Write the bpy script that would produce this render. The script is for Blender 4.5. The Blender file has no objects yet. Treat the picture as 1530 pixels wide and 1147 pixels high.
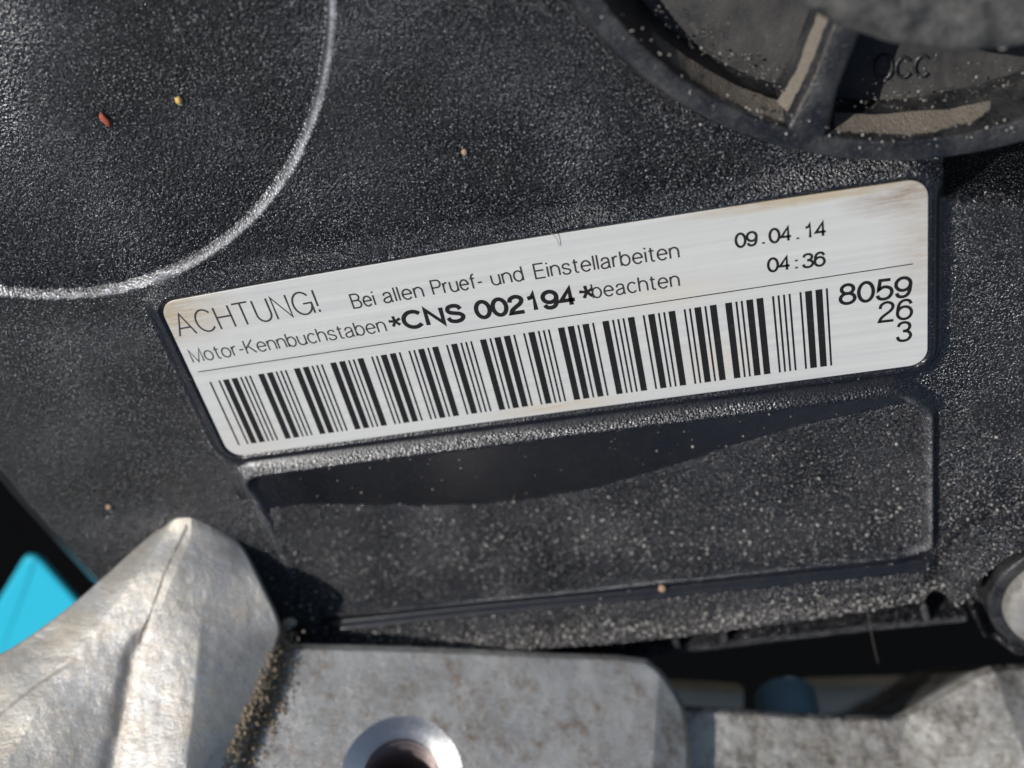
import bpy, math, random
import numpy as np
from mathutils import Vector, Matrix

random.seed(7); rng = np.random.default_rng(7)
S = 0.001                                   # everything below is written in millimetres
scene = bpy.context.scene
COL = scene.collection

# ------------------------------------------------------------------ camera
F_PX = 1611.38; CX, CY = 765.0, 573.5
R = np.array([[0.975001468495294, -0.13588211589928367, -0.17580724390864527],
              [-0.21249084333716667, -0.8015110254781628, -0.5589523392336807],
              [-0.06495981780978105, 0.5823367810946494, -0.8103481322582551]])
CAM = np.array([14.64125696, 53.42247892, 85.08831574])
cd = bpy.data.cameras.new('camera'); cam = bpy.data.objects.new('camera', cd); COL.objects.link(cam)
cam.matrix_world = Matrix(((R[0, 0], -R[0, 1], -R[0, 2], CAM[0]*S), (R[1, 0], -R[1, 1], -R[1, 2], CAM[1]*S),
                           (R[2, 0], -R[2, 1], -R[2, 2], CAM[2]*S), (0, 0, 0, 1)))
cd.sensor_width = 36; cd.lens = F_PX/1530*36; cd.clip_start = 0.002; cd.clip_end = 50
cd.dof.use_dof = True; cd.dof.focus_distance = 0.099; cd.dof.aperture_fstop = 19
scene.camera = cam

# ------------------------------------------------------------------ light
SUN = np.array([-0.58, 0.40, 0.72]); SUN /= np.linalg.norm(SUN)
ld = bpy.data.lights.new('sun', 'SUN'); ld.energy = 4.4; ld.angle = math.radians(0.5); ld.color = (1, 0.975, 0.94)
lo = bpy.data.objects.new('sun', ld); COL.objects.link(lo)
lo.rotation_euler = Vector(SUN).to_track_quat('Z', 'Y').to_euler()
w = bpy.data.worlds.new('World'); scene.world = w; w.use_nodes = True
nt = w.node_tree; bg = nt.nodes['Background']; sky = nt.nodes.new('ShaderNodeTexSky')
sky.sky_type = 'NISHITA'; sky.sun_disc = False
sky.sun_elevation = math.asin(SUN[2]); sky.sun_rotation = math.atan2(SUN[0], SUN[1])
nt.links.new(sky.outputs[0], bg.inputs[0]); bg.inputs[1].default_value = 0.085
scene.view_settings.view_transform = 'Standard'; scene.view_settings.look = 'None'
scene.view_settings.exposure = 0.0; scene.view_settings.gamma = 1.0

# ------------------------------------------------------------------ helpers
def P(px, py, z=0.0):
    """point (mm) on the plane z = const seen at a photo pixel"""
    d = R @ np.array([(px-CX)/F_PX, (py-CY)/F_PX, 1.0]); t = (z-CAM[2])/d[2]
    return CAM + t*d

# frame of the aluminium bracket: its machined pad looks at a steep angle to the cover
BO = P(600, 1100, 10.5); KB = (CAM[2]-10.5)/(CAM[2]-12.0); BN = CAM-BO; BN /= np.linalg.norm(BN)
BX = R[:, 0] - (R[:, 0] @ BN)*BN; BX /= np.linalg.norm(BX); BY = np.cross(BN, BX)
BM = np.array([BX, BY, BN])
def Q(px, py, h=0.0):
    """bracket frame coordinates (a, b, h) of a photo pixel at height h"""
    d = R @ np.array([(px-CX)/F_PX, (py-CY)/F_PX, 1.0])
    t = (h-BN @ (CAM-BO))/(BN @ d)
    return BM @ (CAM+t*d-BO)
def from_b(v): return v @ BM + BO

def tag(o, label=None, cat=None, group=None, kind=None):
    if label: o['label'] = label
    if cat: o['category'] = cat
    if group: o['group'] = group
    if kind: o['kind'] = kind
    return o
def empty(name, loc, **k):
    o = bpy.data.objects.new(name, None); o.location = Vector(loc)*S; o.empty_display_size = 0.005
    COL.objects.link(o); return tag(o, **k)
def make(name, verts, faces, mat, parent=None, smooth=True, attrs=None, origin=None):
    """verts in mm, world frame"""
    me = bpy.data.meshes.new(name)
    v = np.asarray(verts, dtype=float)
    org = np.zeros(3)
    if parent is not None: org = np.array(parent.matrix_world.translation if False else parent.location)/S if parent.parent is None else np.array(parent['_org'])
    elif origin is not None: org = np.asarray(origin, float)
    v = (v-org)*S
    if isinstance(faces, np.ndarray):
        n, k = faces.shape
        me.vertices.add(len(v)); me.vertices.foreach_set('co', v.ravel())
        me.loops.add(n*k); me.loops.foreach_set('vertex_index', faces.ravel().astype(np.int32))
        me.polygons.add(n); me.polygons.foreach_set('loop_start', np.arange(0, n*k, k, dtype=np.int32))
        me.update(calc_edges=True)
    else:
        me.from_pydata(v.tolist(), [], [list(map(int, f)) for f in faces]); me.update()
    me.validate()
    if smooth: me.polygons.foreach_set('use_smooth', np.ones(len(me.polygons), dtype=bool))
    if attrs:
        for an, av in attrs.items():
            a = me.attributes.new(an, 'FLOAT', 'POINT'); a.data.foreach_set('value', np.asarray(av, dtype=np.float32))
    me.materials.append(mat)
    o = bpy.data.objects.new(name, me); COL.objects.link(o)
    if parent is not None: o.parent = parent
    elif origin is not None: o.location = Vector(org)*S
    return o
def vnoise(x, y, sc, seed=0):
    """smooth value noise in -1..1"""
    r = np.random.default_rng(seed); T = r.uniform(-1, 1, (257, 257))
    u = x/sc; v = y/sc; i = np.floor(u).astype(int); j = np.floor(v).astype(int); fu = u-i; fv = v-j
    fu = fu*fu*(3-2*fu); fv = fv*fv*(3-2*fv); i %= 256; j %= 256
    return (T[i, j]*(1-fu)+T[i+1, j]*fu)*(1-fv)+(T[i, j+1]*(1-fu)+T[i+1, j+1]*fu)*fv
def sstep(a, b, x):
    t = np.clip((x-a)/(b-a), 0, 1); return t*t*(3-2*t)
def sd_poly(x, y, poly, r=0.0):
    """signed distance to a polygon, negative inside; r rounds it (give the polygon already shrunk by r)"""
    p = np.asarray(poly, float)[:, :2]; d = np.full(x.shape, 1e9); s = np.ones(x.shape)
    n = len(p)
    for i in range(n):
        a = p[i]; b = p[i-1]; e = b-a; wx = x-a[0]; wy = y-a[1]
        t = np.clip((wx*e[0]+wy*e[1])/(e@e), 0, 1)
        d = np.minimum(d, (wx-e[0]*t)**2+(wy-e[1]*t)**2)
        c1 = y >= a[1]; c2 = y < b[1]; c3 = e[0]*wy > e[1]*wx
        s = np.where((c1 & c2 & c3) | (~c1 & ~c2 & ~c3), -s, s)
    return s*np.sqrt(d)-r
def hfield(name, x0, x1, y0, y1, res, fun, keep, mat, parent, frame=None, grain=None, origin=None):
    xs = np.arange(x0, x1+res, res); ys = np.arange(y0, y1+res, res)
    X, Y = np.meshgrid(xs, ys, indexing='ij'); Z = fun(X, Y); K = keep(X, Y)
    V = np.stack([X, Y, Z], -1).reshape(-1, 3); ny = len(ys)
    idx = np.arange(X.size).reshape(X.shape)
    q = np.stack([idx[:-1, :-1], idx[1:, :-1], idx[1:, 1:], idx[:-1, 1:]], -1).reshape(-1, 4)
    kk = K.reshape(-1); q = q[kk[q].all(1)]
    used = np.zeros(len(V), bool); used[q.ravel()] = True; mp = np.cumsum(used)-1
    V = V[used]; q = mp[q]
    at = {'grain': grain(X, Y).reshape(-1)[used], 'painted_glint': cover_painted_glint(X, Y).reshape(-1)[used]} if grain is not None else None
    if frame is not None: V = frame(V)
    return make(name, V, q, mat, parent, attrs=at, origin=origin)
def lathe(name, prof, mat, parent, centre, n=96, a0=0, a1=2*math.pi, frame=None, wob=None, origin=None):
    """profile [(r, z)], or [(r, z, dx, dy)] with a shifted centre"""
    full = abs(a1-a0-2*math.pi) < 1e-6; m = n if full else n+1
    V = []
    for p in prof:
        r, z = p[:2]; dx, dy = (p[2:4] if len(p) > 2 else (0, 0))
        for k in range(m):
            a = a0+(a1-a0)*k/n
            V.append((centre[0]+dx+r*math.cos(a), centre[1]+dy+r*math.sin(a), z))
    V = np.array(V)
    if wob: V[:, 2] += wob*vnoise(V[:, 0], V[:, 1], 1.7, 3)
    Fc = []
    for i in range(len(prof)-1):
        for k in range(n if full else n):
            k2 = (k+1) % m
            Fc.append((i*m+k, i*m+k2, (i+1)*m+k2, (i+1)*m+k))
    if frame is not None: V = frame(V)
    return make(name, V, np.array(Fc)[:, ::-1], mat, parent, origin=origin)
def smooth_prof(pts, n=6):
    """Catmull-Rom through profile points"""
    p = np.array(pts, float); p = np.vstack([p[0], p, p[-1]]); out = []
    for i in range(1, len(p)-2):
        for t in np.linspace(0, 1, n, endpoint=False):
            out.append(0.5*((2*p[i])+(-p[i-1]+p[i+1])*t+(2*p[i-1]-5*p[i]+4*p[i+1]-p[i+2])*t*t+(-p[i-1]+3*p[i]-3*p[i+1]+p[i+2])*t**3))
    out.append(p[-2]); return [tuple(o) for o in out]

# ------------------------------------------------------------------ materials
class NT:
    def __init__(s, name):
        s.m = bpy.data.materials.new(name); s.m.use_nodes = True; s.t = s.m.node_tree; s.b = s.t.nodes['Principled BSDF']
        tc = s.t.nodes.new('ShaderNodeNewGeometry'); mp = s.n('ShaderNodeVectorMath', operation='SCALE'); mp.inputs['Scale'].default_value = 1000
        s.l(tc.outputs['Position'], mp.inputs[0]); s.co = mp.outputs[0]
    def n(s, t, **k):
        o = s.t.nodes.new(t)
        for a, b in k.items(): setattr(o, a, b)
        return o
    def l(s, a, b): s.t.links.new(a, b)
    def noise(s, scale, detail=3, rough=0.55, stretch=None, dist=0.0):
        o = s.n('ShaderNodeTexNoise'); o.inputs['Scale'].default_value = scale; o.inputs['Detail'].default_value = detail
        o.inputs['Roughness'].default_value = rough; o.inputs['Distortion'].default_value = dist
        if stretch:
            mp = s.n('ShaderNodeMapping'); mp.inputs['Scale'].default_value = stretch[:3]
            if len(stretch) > 3: mp.inputs['Rotation'].default_value = (0, 0, stretch[3])
            s.l(s.co, mp.inputs[0]); s.l(mp.outputs[0], o.inputs['Vector'])
        else: s.l(s.co, o.inputs['Vector'])
        return o.outputs['Fac']
    def voro(s, scale, feature='F1', rnd=1.0):
        o = s.n('ShaderNodeTexVoronoi'); o.feature = feature; o.inputs['Scale'].default_value = scale; o.inputs['Randomness'].default_value = rnd
        s.l(s.co, o.inputs['Vector']); return o
    def ramp(s, fac, stops, ctype='LINEAR'):
        o = s.n('ShaderNodeValToRGB'); e = o.color_ramp.elements; o.color_ramp.interpolation = ctype
        while len(e) < len(stops): e.new(0.5)
        for i, (p, c) in enumerate(stops):
            e[i].position = p; e[i].color = (c, c, c, 1) if isinstance(c, (int, float)) else (*c, 1)
        s.l(fac, o.inputs[0]); return o.outputs[0]
    def mix(s, fac, a, b, mode='MIX'):
        o = s.n('ShaderNodeMix', data_type='RGBA', blend_type=mode)
        for i, v in ((0, fac), (6, a), (7, b)):
            if hasattr(v, 'is_linked'): s.l(v, o.inputs[i])
            elif i == 0: o.inputs[0].default_value = v
            else: o.inputs[i].default_value = (*v, 1) if not isinstance(v, float) else (v, v, v, 1)
        return o.outputs[2]
    def math(s, op, a, b=0.0, c=None):
        o = s.n('ShaderNodeMath', operation=op)
        for i, v in enumerate((a, b) if c is None else (a, b, c)):
            if hasattr(v, 'is_linked'): s.l(v, o.inputs[i])
            else: o.inputs[i].default_value = v
        return o.outputs[0]
    def attr(s, name):
        o = s.n('ShaderNodeAttribute'); o.attribute_name = name; return o.outputs['Fac']
    def bump(s, h, dist_mm, strength=1.0, prev=None):
        o = s.n('ShaderNodeBump'); o.inputs['Distance'].default_value = dist_mm*S
        if hasattr(strength, 'is_linked'): s.l(strength, o.inputs['Strength'])
        else: o.inputs['Strength'].default_value = strength
        s.l(h, o.inputs['Height'])
        if prev is not None: s.l(prev, o.inputs['Normal'])
        return o.outputs[0]
    def set(s, **k):
        nm = {'base': 'Base Color', 'rough': 'Roughness', 'metal': 'Metallic', 'normal': 'Normal', 'spec': 'Specular IOR Level',
              'coat': 'Coat Weight', 'aniso': 'Anisotropic'}
        for a, v in k.items():
            i = s.b.inputs[nm[a]]
            if hasattr(v, 'is_linked'): s.l(v, i)
            elif isinstance(v, tuple): i.default_value = (*v, 1)
            else: i.default_value = v
        return s.m

def mat_plastic():
    s = NT('black_grained_plastic')
    g = s.attr('grain')
    a = s.noise(4.1, 1, 0.5); v = s.voro(3.8, 'F1').outputs['Distance']; b = s.noise(8.0, 1, 0.5)
    h = s.math('ADD', s.math('MULTIPLY', a, 0.6), s.math('ADD', s.math('MULTIPLY', v, -0.55), s.math('MULTIPLY', b, 0.4)))
    bm = s.bump(h, 0.62, g)
    bm2 = s.bump(s.noise(0.35, 3, 0.6), 0.06, 0.4, bm)
    dust = s.ramp(s.noise(0.22, 5, 0.7), [(0.45, 0.0), (0.75, 1.0)])
    fine = s.ramp(s.noise(5.5, 2, 0.7), [(0.52, 0.0), (0.66, 1.0)])
    d = s.math('MULTIPLY', s.math('MULTIPLY', dust, fine), 0.45)
    base = s.mix(d, (0.005, 0.0055, 0.0075), (0.10, 0.085, 0.07))
    fl = s.math('MULTIPLY', s.ramp(s.noise(6.0, 2, 0.7), [(0.60, 0.0), (0.67, 1.0)]), s.ramp(s.noise(0.5, 4, 0.7), [(0.3, 0.45), (0.65, 1.0)]))  # pale flecks in the base colour stand in for sun sparkles
    base = s.mix(s.math('MULTIPLY', s.math('MULTIPLY', fl, g), 0.8), base, (0.5, 0.5, 0.52))
    base = s.mix(s.math('MULTIPLY', s.attr('painted_glint'), s.ramp(s.noise(5.0, 2, 0.7), [(0.35, 0.25), (0.6, 1.0)])), base, (0.31, 0.31, 0.33))  # edge highlights mixed into the base colour, broken up by noise
    rough = s.math('ADD', s.ramp(s.noise(1.3, 3), [(0.3, 0.10), (0.7, 0.17)]), s.math('MULTIPLY', s.math('SUBTRACT', 1.0, g), 0.2))
    return s.set(base=base, rough=rough, normal=bm2, spec=0.55)
def mat_rubber():
    s = NT('dull_black_plastic')
    n1 = s.noise(0.35, 5, 0.65); n2 = s.noise(3.0, 3, 0.6)
    base = s.mix(s.ramp(n1, [(0.4, 0.0), (0.72, 1.0)]), (0.010, 0.011, 0.013), (0.045, 0.044, 0.043))
    base = s.mix(s.math('MULTIPLY', s.ramp(n2, [(0.58, 0.0), (0.72, 1.0)]), 0.3), base, (0.2, 0.17, 0.14))
    bm = s.bump(n2, 0.10, 0.8); bm = s.bump(n1, 0.5, 0.6, bm)
    return s.set(base=base, rough=s.ramp(n1, [(0.3, 0.28), (0.7, 0.5)]), normal=bm)
def mat_hub():
    s = NT('gritty_worn_plastic')
    n1 = s.noise(0.5, 5, 0.7); n2 = s.noise(2.2, 4, 0.7); n3 = s.noise(6, 2)
    base = s.mix(s.ramp(n1, [(0.38, 0.0), (0.7, 1.0)]), (0.02, 0.02, 0.02), (0.15, 0.14, 0.125))
    bm = s.bump(n2, 0.5, 0.9); bm = s.bump(n3, 0.15, 0.8, bm)
    return s.set(base=base, rough=0.55, normal=bm)
def mat_dust(name, c1, c2):
    s = NT(name)
    base = s.mix(s.noise(3.5, 4, 0.7), c1, c2)
    return s.set(base=base, rough=0.9, spec=0.2, normal=s.bump(s.noise(5, 3), 0.25, 0.9))
def mat_label():
    s = NT('brushed_white_foil')
    st = s.noise(1.0, 4, 0.65, (0.10, 5.5, 1)); st2 = s.noise(1.0, 3, 0.6, (0.03, 1.3, 1))
    base = s.mix(s.ramp(st2, [(0.3, 0.0), (0.75, 1.0)]), (0.51, 0.505, 0.48), (0.61, 0.60, 0.56))
    base = s.mix(s.math('MULTIPLY', s.ramp(st, [(0.45, 0.0), (0.8, 1.0)]), 0.35), base, (0.50, 0.49, 0.45))
    sep = s.n('ShaderNodeSeparateXYZ'); s.l(s.co, sep.inputs[0]); X, Y = sep.outputs[0], sep.outputs[1]
    def blob(cx, cy, rx, ry):
        dx = s.math('DIVIDE', s.math('SUBTRACT', X, cx), rx); dy = s.math('DIVIDE', s.math('SUBTRACT', Y, cy), ry)
        r = s.math('SQRT', s.math('ADD', s.math('MULTIPLY', dx, dx), s.math('MULTIPLY', dy, dy)))
        o = s.n('ShaderNodeMapRange'); s.l(r, o.inputs[0]); o.inputs[1].default_value = 1.0; o.inputs[2].default_value = 0.0
        return o.outputs[0]
    streak = s.ramp(s.noise(1.0, 5, 0.7, (0.28, 3.2, 1), 0.6), [(0.36, 0.0), (0.66, 1.0)])
    soft = s.ramp(s.noise(0.6, 4, 0.7), [(0.3, 0.15), (0.7, 1.0)])
    for (cx, cy, rx, ry, col, k) in ((-34.2, 8.2, 7.5, 4.2, (0.42, 0.33, 0.21), 0.95), (33.2, 8.6, 6.0, 2.6, (0.26, 0.19, 0.13), 0.85),
                                     (25, 9.6, 12.0, 0.9, (0.45, 0.37, 0.25), 1.6), (34.4, 3.5, 3.4, 8.5, (0.42, 0.36, 0.28), 0.6),
                                     (-32, -8, 5, 5, (0.55, 0.47, 0.38), 0.35), (0, -8.7, 9, 0.9, (0.5, 0.38, 0.22), 0.55), (16, -6, 5, 3, (0.62, 0.5, 0.35), 0.4),
                                     (13, 2.2, 7, 2.0, (0.6, 0.53, 0.4), 0.45)):
        f = s.math('MULTIPLY', s.math('MULTIPLY', blob(cx, cy, rx, ry), s.math('ADD', s.math('MULTIPLY', streak, 0.7), s.math('MULTIPLY', soft, 0.4))), k)
        f = s.math('MINIMUM', s.math('MULTIPLY', f, 1.5), 0.9); base = s.mix(f, base, col)
    bm = s.bump(st, 0.012, 1.0); bm = s.bump(s.noise(0.12, 3), 0.35, 0.35, bm)
    return s.set(base=base, rough=s.ramp(st, [(0.3, 0.36), (0.7, 0.5)]), metal=0.12, spec=0.4, normal=bm)
def mat_ink(name, c, wear):
    s = NT(name)
    n = s.noise(4.0, 4, 0.75, (0.6, 1.6, 1)); n2 = s.noise(0.35, 3, 0.6)
    f = s.math('MULTIPLY', s.ramp(n, [(0.55, 0.0), (0.75, 1.0)]), s.ramp(n2, [(0.42, 0.0), (0.7, 1.0)]))
    base = s.mix(s.math('MULTIPLY', f, wear), c, (0.28, 0.27, 0.25))
    return s.set(base=base, rough=0.42, spec=0.35)
def mat_alu(name, c1, c2, stain, stain_amt, met=0.25, rough=0.5, fine=0.12, lo=0.42, hi=0.66):
    s = NT(name)
    n1 = s.noise(0.16, 6, 0.68); n2 = s.noise(0.9, 5, 0.72, (1.0, 0.6, 1, 0.5)); n3 = s.noise(4.0, 3, 0.7)
    base = s.mix(s.ramp(n1, [(0.35, 0.0), (0.65, 1.0)]), c1, c2)
    m = s.math('MULTIPLY', s.ramp(n2, [(lo, 0.0), (hi, 1.0)]), s.ramp(s.noise(0.25, 3, 0.6), [(0.38, 0.0), (0.6, 1.0)]))
    base = s.mix(s.math('MULTIPLY', m, stain_amt), base, stain)
    base = s.mix(s.math('MULTIPLY', s.ramp(n3, [(0.6, 0.0), (0.72, 1.0)]), 0.35), base, (0.09, 0.075, 0.06))
    sp1 = s.math('MULTIPLY', s.ramp(s.noise(2.4, 4, 0.8), [(0.66, 0.0), (0.70, 1.0)]), s.ramp(s.noise(0.35, 3, 0.6), [(0.45, 0.0), (0.6, 1.0)]))
    base = s.mix(s.math('MULTIPLY', sp1, 0.8), base, (0.8, 0.79, 0.77))
    dr = s.math('MULTIPLY', s.attr('dirt'), s.ramp(n2, [(0.25, 0.45), (0.6, 1.0)])); base = s.mix(dr, base, (0.10, 0.07, 0.045))
    br_ = s.noise(1.0, 3, 0.6, (0.35, 5.0, 1, 0.25)); bm = s.bump(br_, 0.05, 0.8 if met > 0.3 else 0.2)
    bm = s.bump(s.noise(7.5, 2, 0.6), 0.05, 0.9, bm); bm = s.bump(n3, fine*0.6, 0.8, bm); bm = s.bump(n2, 0.10, 0.6, bm)
    return s.set(base=base, metal=met, rough=s.ramp(n2, [(0.3, rough-0.08), (0.7, rough+0.12)]), normal=bm)
def mat_machined():
    s = NT('machined_steel')
    n = s.noise(3.0, 3, 0.6)
    return s.set(base=(0.62, 0.61, 0.6), metal=1.0, rough=s.ramp(n, [(0.3, 0.32), (0.7, 0.45)]), normal=s.bump(n, 0.03, 0.7))
def mat_simple(name, c, rough=0.5, metal=0.0, b=0.1, sc=1.5, c2=None, coat=0.0):
    s = NT(name); n = s.noise(sc, 4, 0.6)
    base = s.mix(n, c, c2 if c2 else tuple(x*0.75 for x in c))
    return s.set(base=base, rough=rough, metal=metal, normal=s.bump(n, b, 0.7), coat=coat)

M = dict(plastic=mat_plastic(), rubber=mat_rubber(), hub=mat_hub(), label=mat_label(),
         dustb=mat_dust('beige_dust', (0.27, 0.235, 0.19), (0.10, 0.085, 0.07)), web=mat_alu('dusty_grey_plastic', (0.018, 0.018, 0.019), (0.055, 0.052, 0.048), (0.09, 0.08, 0.07), 0.5, met=0.0, rough=0.6, fine=0.06),
         grit=mat_dust('brown_grit', (0.55, 0.44, 0.31), (0.06, 0.045, 0.03)),
         grit_pale=mat_dust('grey_grit', (0.62, 0.57, 0.51), (0.13, 0.115, 0.10)),
         ink=mat_ink('black_print', (0.012, 0.011, 0.010), 0.35), ink_thin=mat_ink('grey_black_print', (0.035, 0.033, 0.03), 0.55),
         alu_horn=mat_alu('cast_aluminium_dusty', (0.45, 0.45, 0.445), (0.50, 0.45, 0.375), (0.30, 0.235, 0.17), 0.5, met=0.5, rough=0.40, fine=0.12),
         alu_pad=mat_alu('cast_aluminium_stained', (0.33, 0.325, 0.31), (0.50, 0.485, 0.455), (0.20, 0.15, 0.11), 0.95, lo=0.40, hi=0.64, met=0.5, rough=0.36),
         alu_fl=mat_alu('cast_aluminium_gritty', (0.38, 0.37, 0.35), (0.45, 0.43, 0.39), (0.11, 0.085, 0.06), 0.9, met=0.4, rough=0.42, fine=0.3, lo=0.36, hi=0.58),
         steel=mat_machined(), thread=mat_simple('dark_thread_steel', (0.42, 0.34, 0.32), 0.38, 0.95, 0.03),
         bolt=mat_alu('dull_bolt_zinc', (0.33, 0.325, 0.31), (0.27, 0.255, 0.23), (0.12, 0.10, 0.08), 0.8, fine=0.2),
         blue=mat_simple('turquoise_paint', (0.022, 0.46, 0.62), 0.35, 0.0, 0.01, 0.3, (0.03, 0.50, 0.66), 0.3),
         bluegrey=mat_simple('blue_anodised_metal', (0.30, 0.46, 0.52), 0.35, 0.3, 0.05), beige=mat_simple('tan_cast_metal', (0.6, 0.5, 0.37), 0.8, 0.0, 0.2, 0.4),
         black=mat_simple('engine_bay_black', (0.0015, 0.0016, 0.0018), 0.9, 0.0, 0.3, 0.2),
         red=mat_simple('rust_red_flake', (0.35, 0.07, 0.03), 0.7), yellow=mat_simple('yellow_grain', (0.65, 0.42, 0.12), 0.6),
         pale=mat_simple('pale_pebble', (0.55, 0.50, 0.38), 0.7), orange=mat_simple('orange_pebble', (0.34, 0.22, 0.14), 0.7),
         fibre=mat_simple('grey_fibre', (0.35, 0.31, 0.27), 0.6))

M['black'].node_tree.nodes['Principled BSDF'].inputs['Specular IOR Level'].default_value = 0.05
# ------------------------------------------------------------------ setting: bottom of the engine bay
b = 400
make('engine_bay_floor', [(-b, -b, -75), (b, -b, -75), (b, b, -75), (-b, b, -75)], [(0, 1, 2, 3)], M['black'], smooth=False)['kind'] = 'structure'

# ------------------------------------------------------------------ the timing belt cover
ZB = -1.0
cover = empty('timing_belt_cover', (0, -10, ZB), label='large black grained plastic engine cover carrying the white barcode sticker', cat='engine cover')
ARC = (-40.18, 42.49, 31.39)
outline = [(-67.5, 2), (-66.0, -6), (-64.9, -13.4), (-63.6, -19.7), (-62.0, -27.6), (-58.5, -35), (-52, -40.5), (-45, -42.5), (-37.4, -42.9), (-17.3, -43.3), (2.6, -43.9), (21.8, -43.0),
           (39.1, -41.6), (40, -45), (41, -49), (44.5, -52), (49, -53), (54, -52), (62, -44), (66, -30), (66, 55), (-84, 55), (-80, 40)]
LAB = [(-35, 9.75), (-18, 10.0), (0, 10.0), (18, 9.85), (35, 9.75), (35, -9.55), (-35, -9.55)]
labin = [(-33.4, 8.1), (-18, 8.35), (0, 8.35), (18, 8.2), (33.4, 8.1), (33.4, -7.95), (-33.4, -7.95)]
pock = [(-33.2, -14.4), (31.6, -14.5), (33.5, -16.3), (33.6, -32.5), (31.6, -34.2), (-33.0, -33.6)]
DK = np.array([P(*q, -1)[:2] for q in [(385, 760), (500, 775), (640, 782), (720, 785), (800, 775), (900, 755), (1000, 720), (1100, 680), (1200, 645), (1300, 620), (1370, 600)]])
BOSS = (48.6, -42.8)
def cover_z(x, y):
    z = np.full(x.shape, ZB) + 0.10*vnoise(x+100, y+100, 14, 5)
    # circular recess upper left
    r = np.hypot(x-ARC[0], y-ARC[1])
    z = z - 0.62*np.clip((ARC[2]+0.36-r)/0.92, 0, 1)
    # label pad: chamfered rim, sticker sunk a little inside it
    sd = sd_poly(x, y, labin, 1.6)
    up_ = sstep(7, 9.5, y); rise = np.clip((1.35+0.75*up_-sd)/(0.85+0.7*up_), 0, 1); rise = 0.5*rise+0.5*rise*rise*(3-2*rise)
    z = z*(1-rise) + 0.10*rise
    z = z - 0.24*(1-sstep(0.02, 0.28, sd))
    # pocket pad: a raised rim round a dished floor
    sp = sd_poly(x, y, pock, 1.9)
    top = sstep(-16.5, -13.0, y); lw = sstep(-30.5, -34.0, x)*(1-top); hgt = (1.35-0.35*top-1.15*lw)*(1-0.9*sstep(-33.2, -34.2, y)*sstep(35.5, 33.5, x))
    wo = 0.85+0.75*top; o_ = np.clip((wo-0.1-sp)/wo, 0, 1); i_ = np.clip((sp+1.0)/0.9, 0, 1); i_ = i_*i_*(3-2*i_)
    z = z + hgt*np.where(sp > -0.1, 0.6*o_+0.4*o_*o_*(3-2*o_), i_)
    yb = np.interp(x, DK[:, 0], DK[:, 1]); B = np.maximum(-12.6-yb, 1.5); t = np.clip((-12.6-y)/B, 0, 3)
    dish = np.where(t < 1, -0.30*B*t, -0.30*B*(1-0.15*(t-1)))
    dish = dish*sstep(0.1, -0.8, sp)*sstep(-36.5, -29, x)
    z = z + dish*sstep(-36.2, -33.0, y)
    # groove and edge band at the bottom
    so = sd_poly(x, y, outline)
    gm = sstep(-41, -36, x)
    z = z + gm*(1.0*sstep(-36.25, -36.7, y)*sstep(-34.5, -31.0, x)*sstep(38, 34, x) + 0.22*np.clip(-38.6-y, 0, 3.2))*sstep(44, 40, x)
    # boss
    rb = np.hypot(x-BOSS[0], y-BOSS[1])
    z = np.where(rb < 13, np.maximum(z, ZB + 1.9*sstep(12.3, 11.0, rb)), z) + 1.1*np.exp(-((rb-11.0)/0.8)**2) - 0.9*np.exp(-((rb-13.0)/0.7)**2)
    z = z - 6.0*(1-sstep(8.6, 9.5, rb))
    # sunk corner beside the cap, right of the sticker, made up to fall into shade
    z = z - 14*sstep(36.4, 37.6, x)*sstep(0.0, 0.9, y-(6.6-0.25*(x-37)))
    z = z - 7*(1-sstep(31.3, 32.3, np.hypot(x-37.7, y-44.5)))
    # fall to the outside edge
    lf = sstep(-50, -56, x)
    z = z - 0.7*sstep(-1.2, -0.3, so)**2 - lf*0.68*np.clip(so+4.2, 0, 4.2) - 11*sstep(-0.45, 0.6, so)
    return z
def cover_grain(x, y):
    g = np.full(x.shape, 0.95)
    sd = sd_poly(x, y, labin, 1.6)
    band = (1-sstep(1.7, 2.6, sd))
    g = g*(1-0.8*band*np.where(y > 9, 0.45, 1.0))
    sp = sd_poly(x, y, pock, 1.9)
    yb = np.interp(x, DK[:, 0], DK[:, 1])
    dark = sstep(0.0, -0.5, sp)*sstep(-0.6, 0.5, y-yb)
    g = g*(1-0.9*dark)
    r2 = np.hypot(x-ARC[0], y-ARC[1]); g = g*(1-0.62*((sp > -0.1) & (sp < 1.6) & (y > -16)))
    r = np.hypot(x+50, y-41)
    g = g*(1-0.75*(1-sstep(6, 24, r)))
    g = g*(0.85+0.25*vnoise(x+90, y+90, 6, 9))
    so = sd_poly(x, y, outline); g = g*(1-0.95*sstep(-4.4, -4.0, so)*(x < -50))
    g = g*(1-0.74*((r2 > ARC[2]-0.62) & (r2 < ARC[2]+0.38)))
    g = g*(1-0.97*sstep(-35.2, -35.7, y)*sstep(-37.1, -36.8, y)*(x > -34)*(x < 36))
    return np.clip(g, 0, 1)
def cover_painted_glint(x, y):  # mask of sun highlights painted along the arc bevel and pocket rim
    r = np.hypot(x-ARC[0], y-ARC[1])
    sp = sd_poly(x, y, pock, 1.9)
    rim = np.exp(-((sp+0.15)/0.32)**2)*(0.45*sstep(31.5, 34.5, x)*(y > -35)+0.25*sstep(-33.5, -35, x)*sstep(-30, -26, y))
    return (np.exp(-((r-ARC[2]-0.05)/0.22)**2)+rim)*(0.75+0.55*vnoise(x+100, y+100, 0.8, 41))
hfield('cover_shell', -86, 66, -54, 55, 0.2, cover_z, lambda x, y: sd_poly(x, y, outline) < 0.62, M['plastic'], cover, grain=cover_grain)

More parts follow.
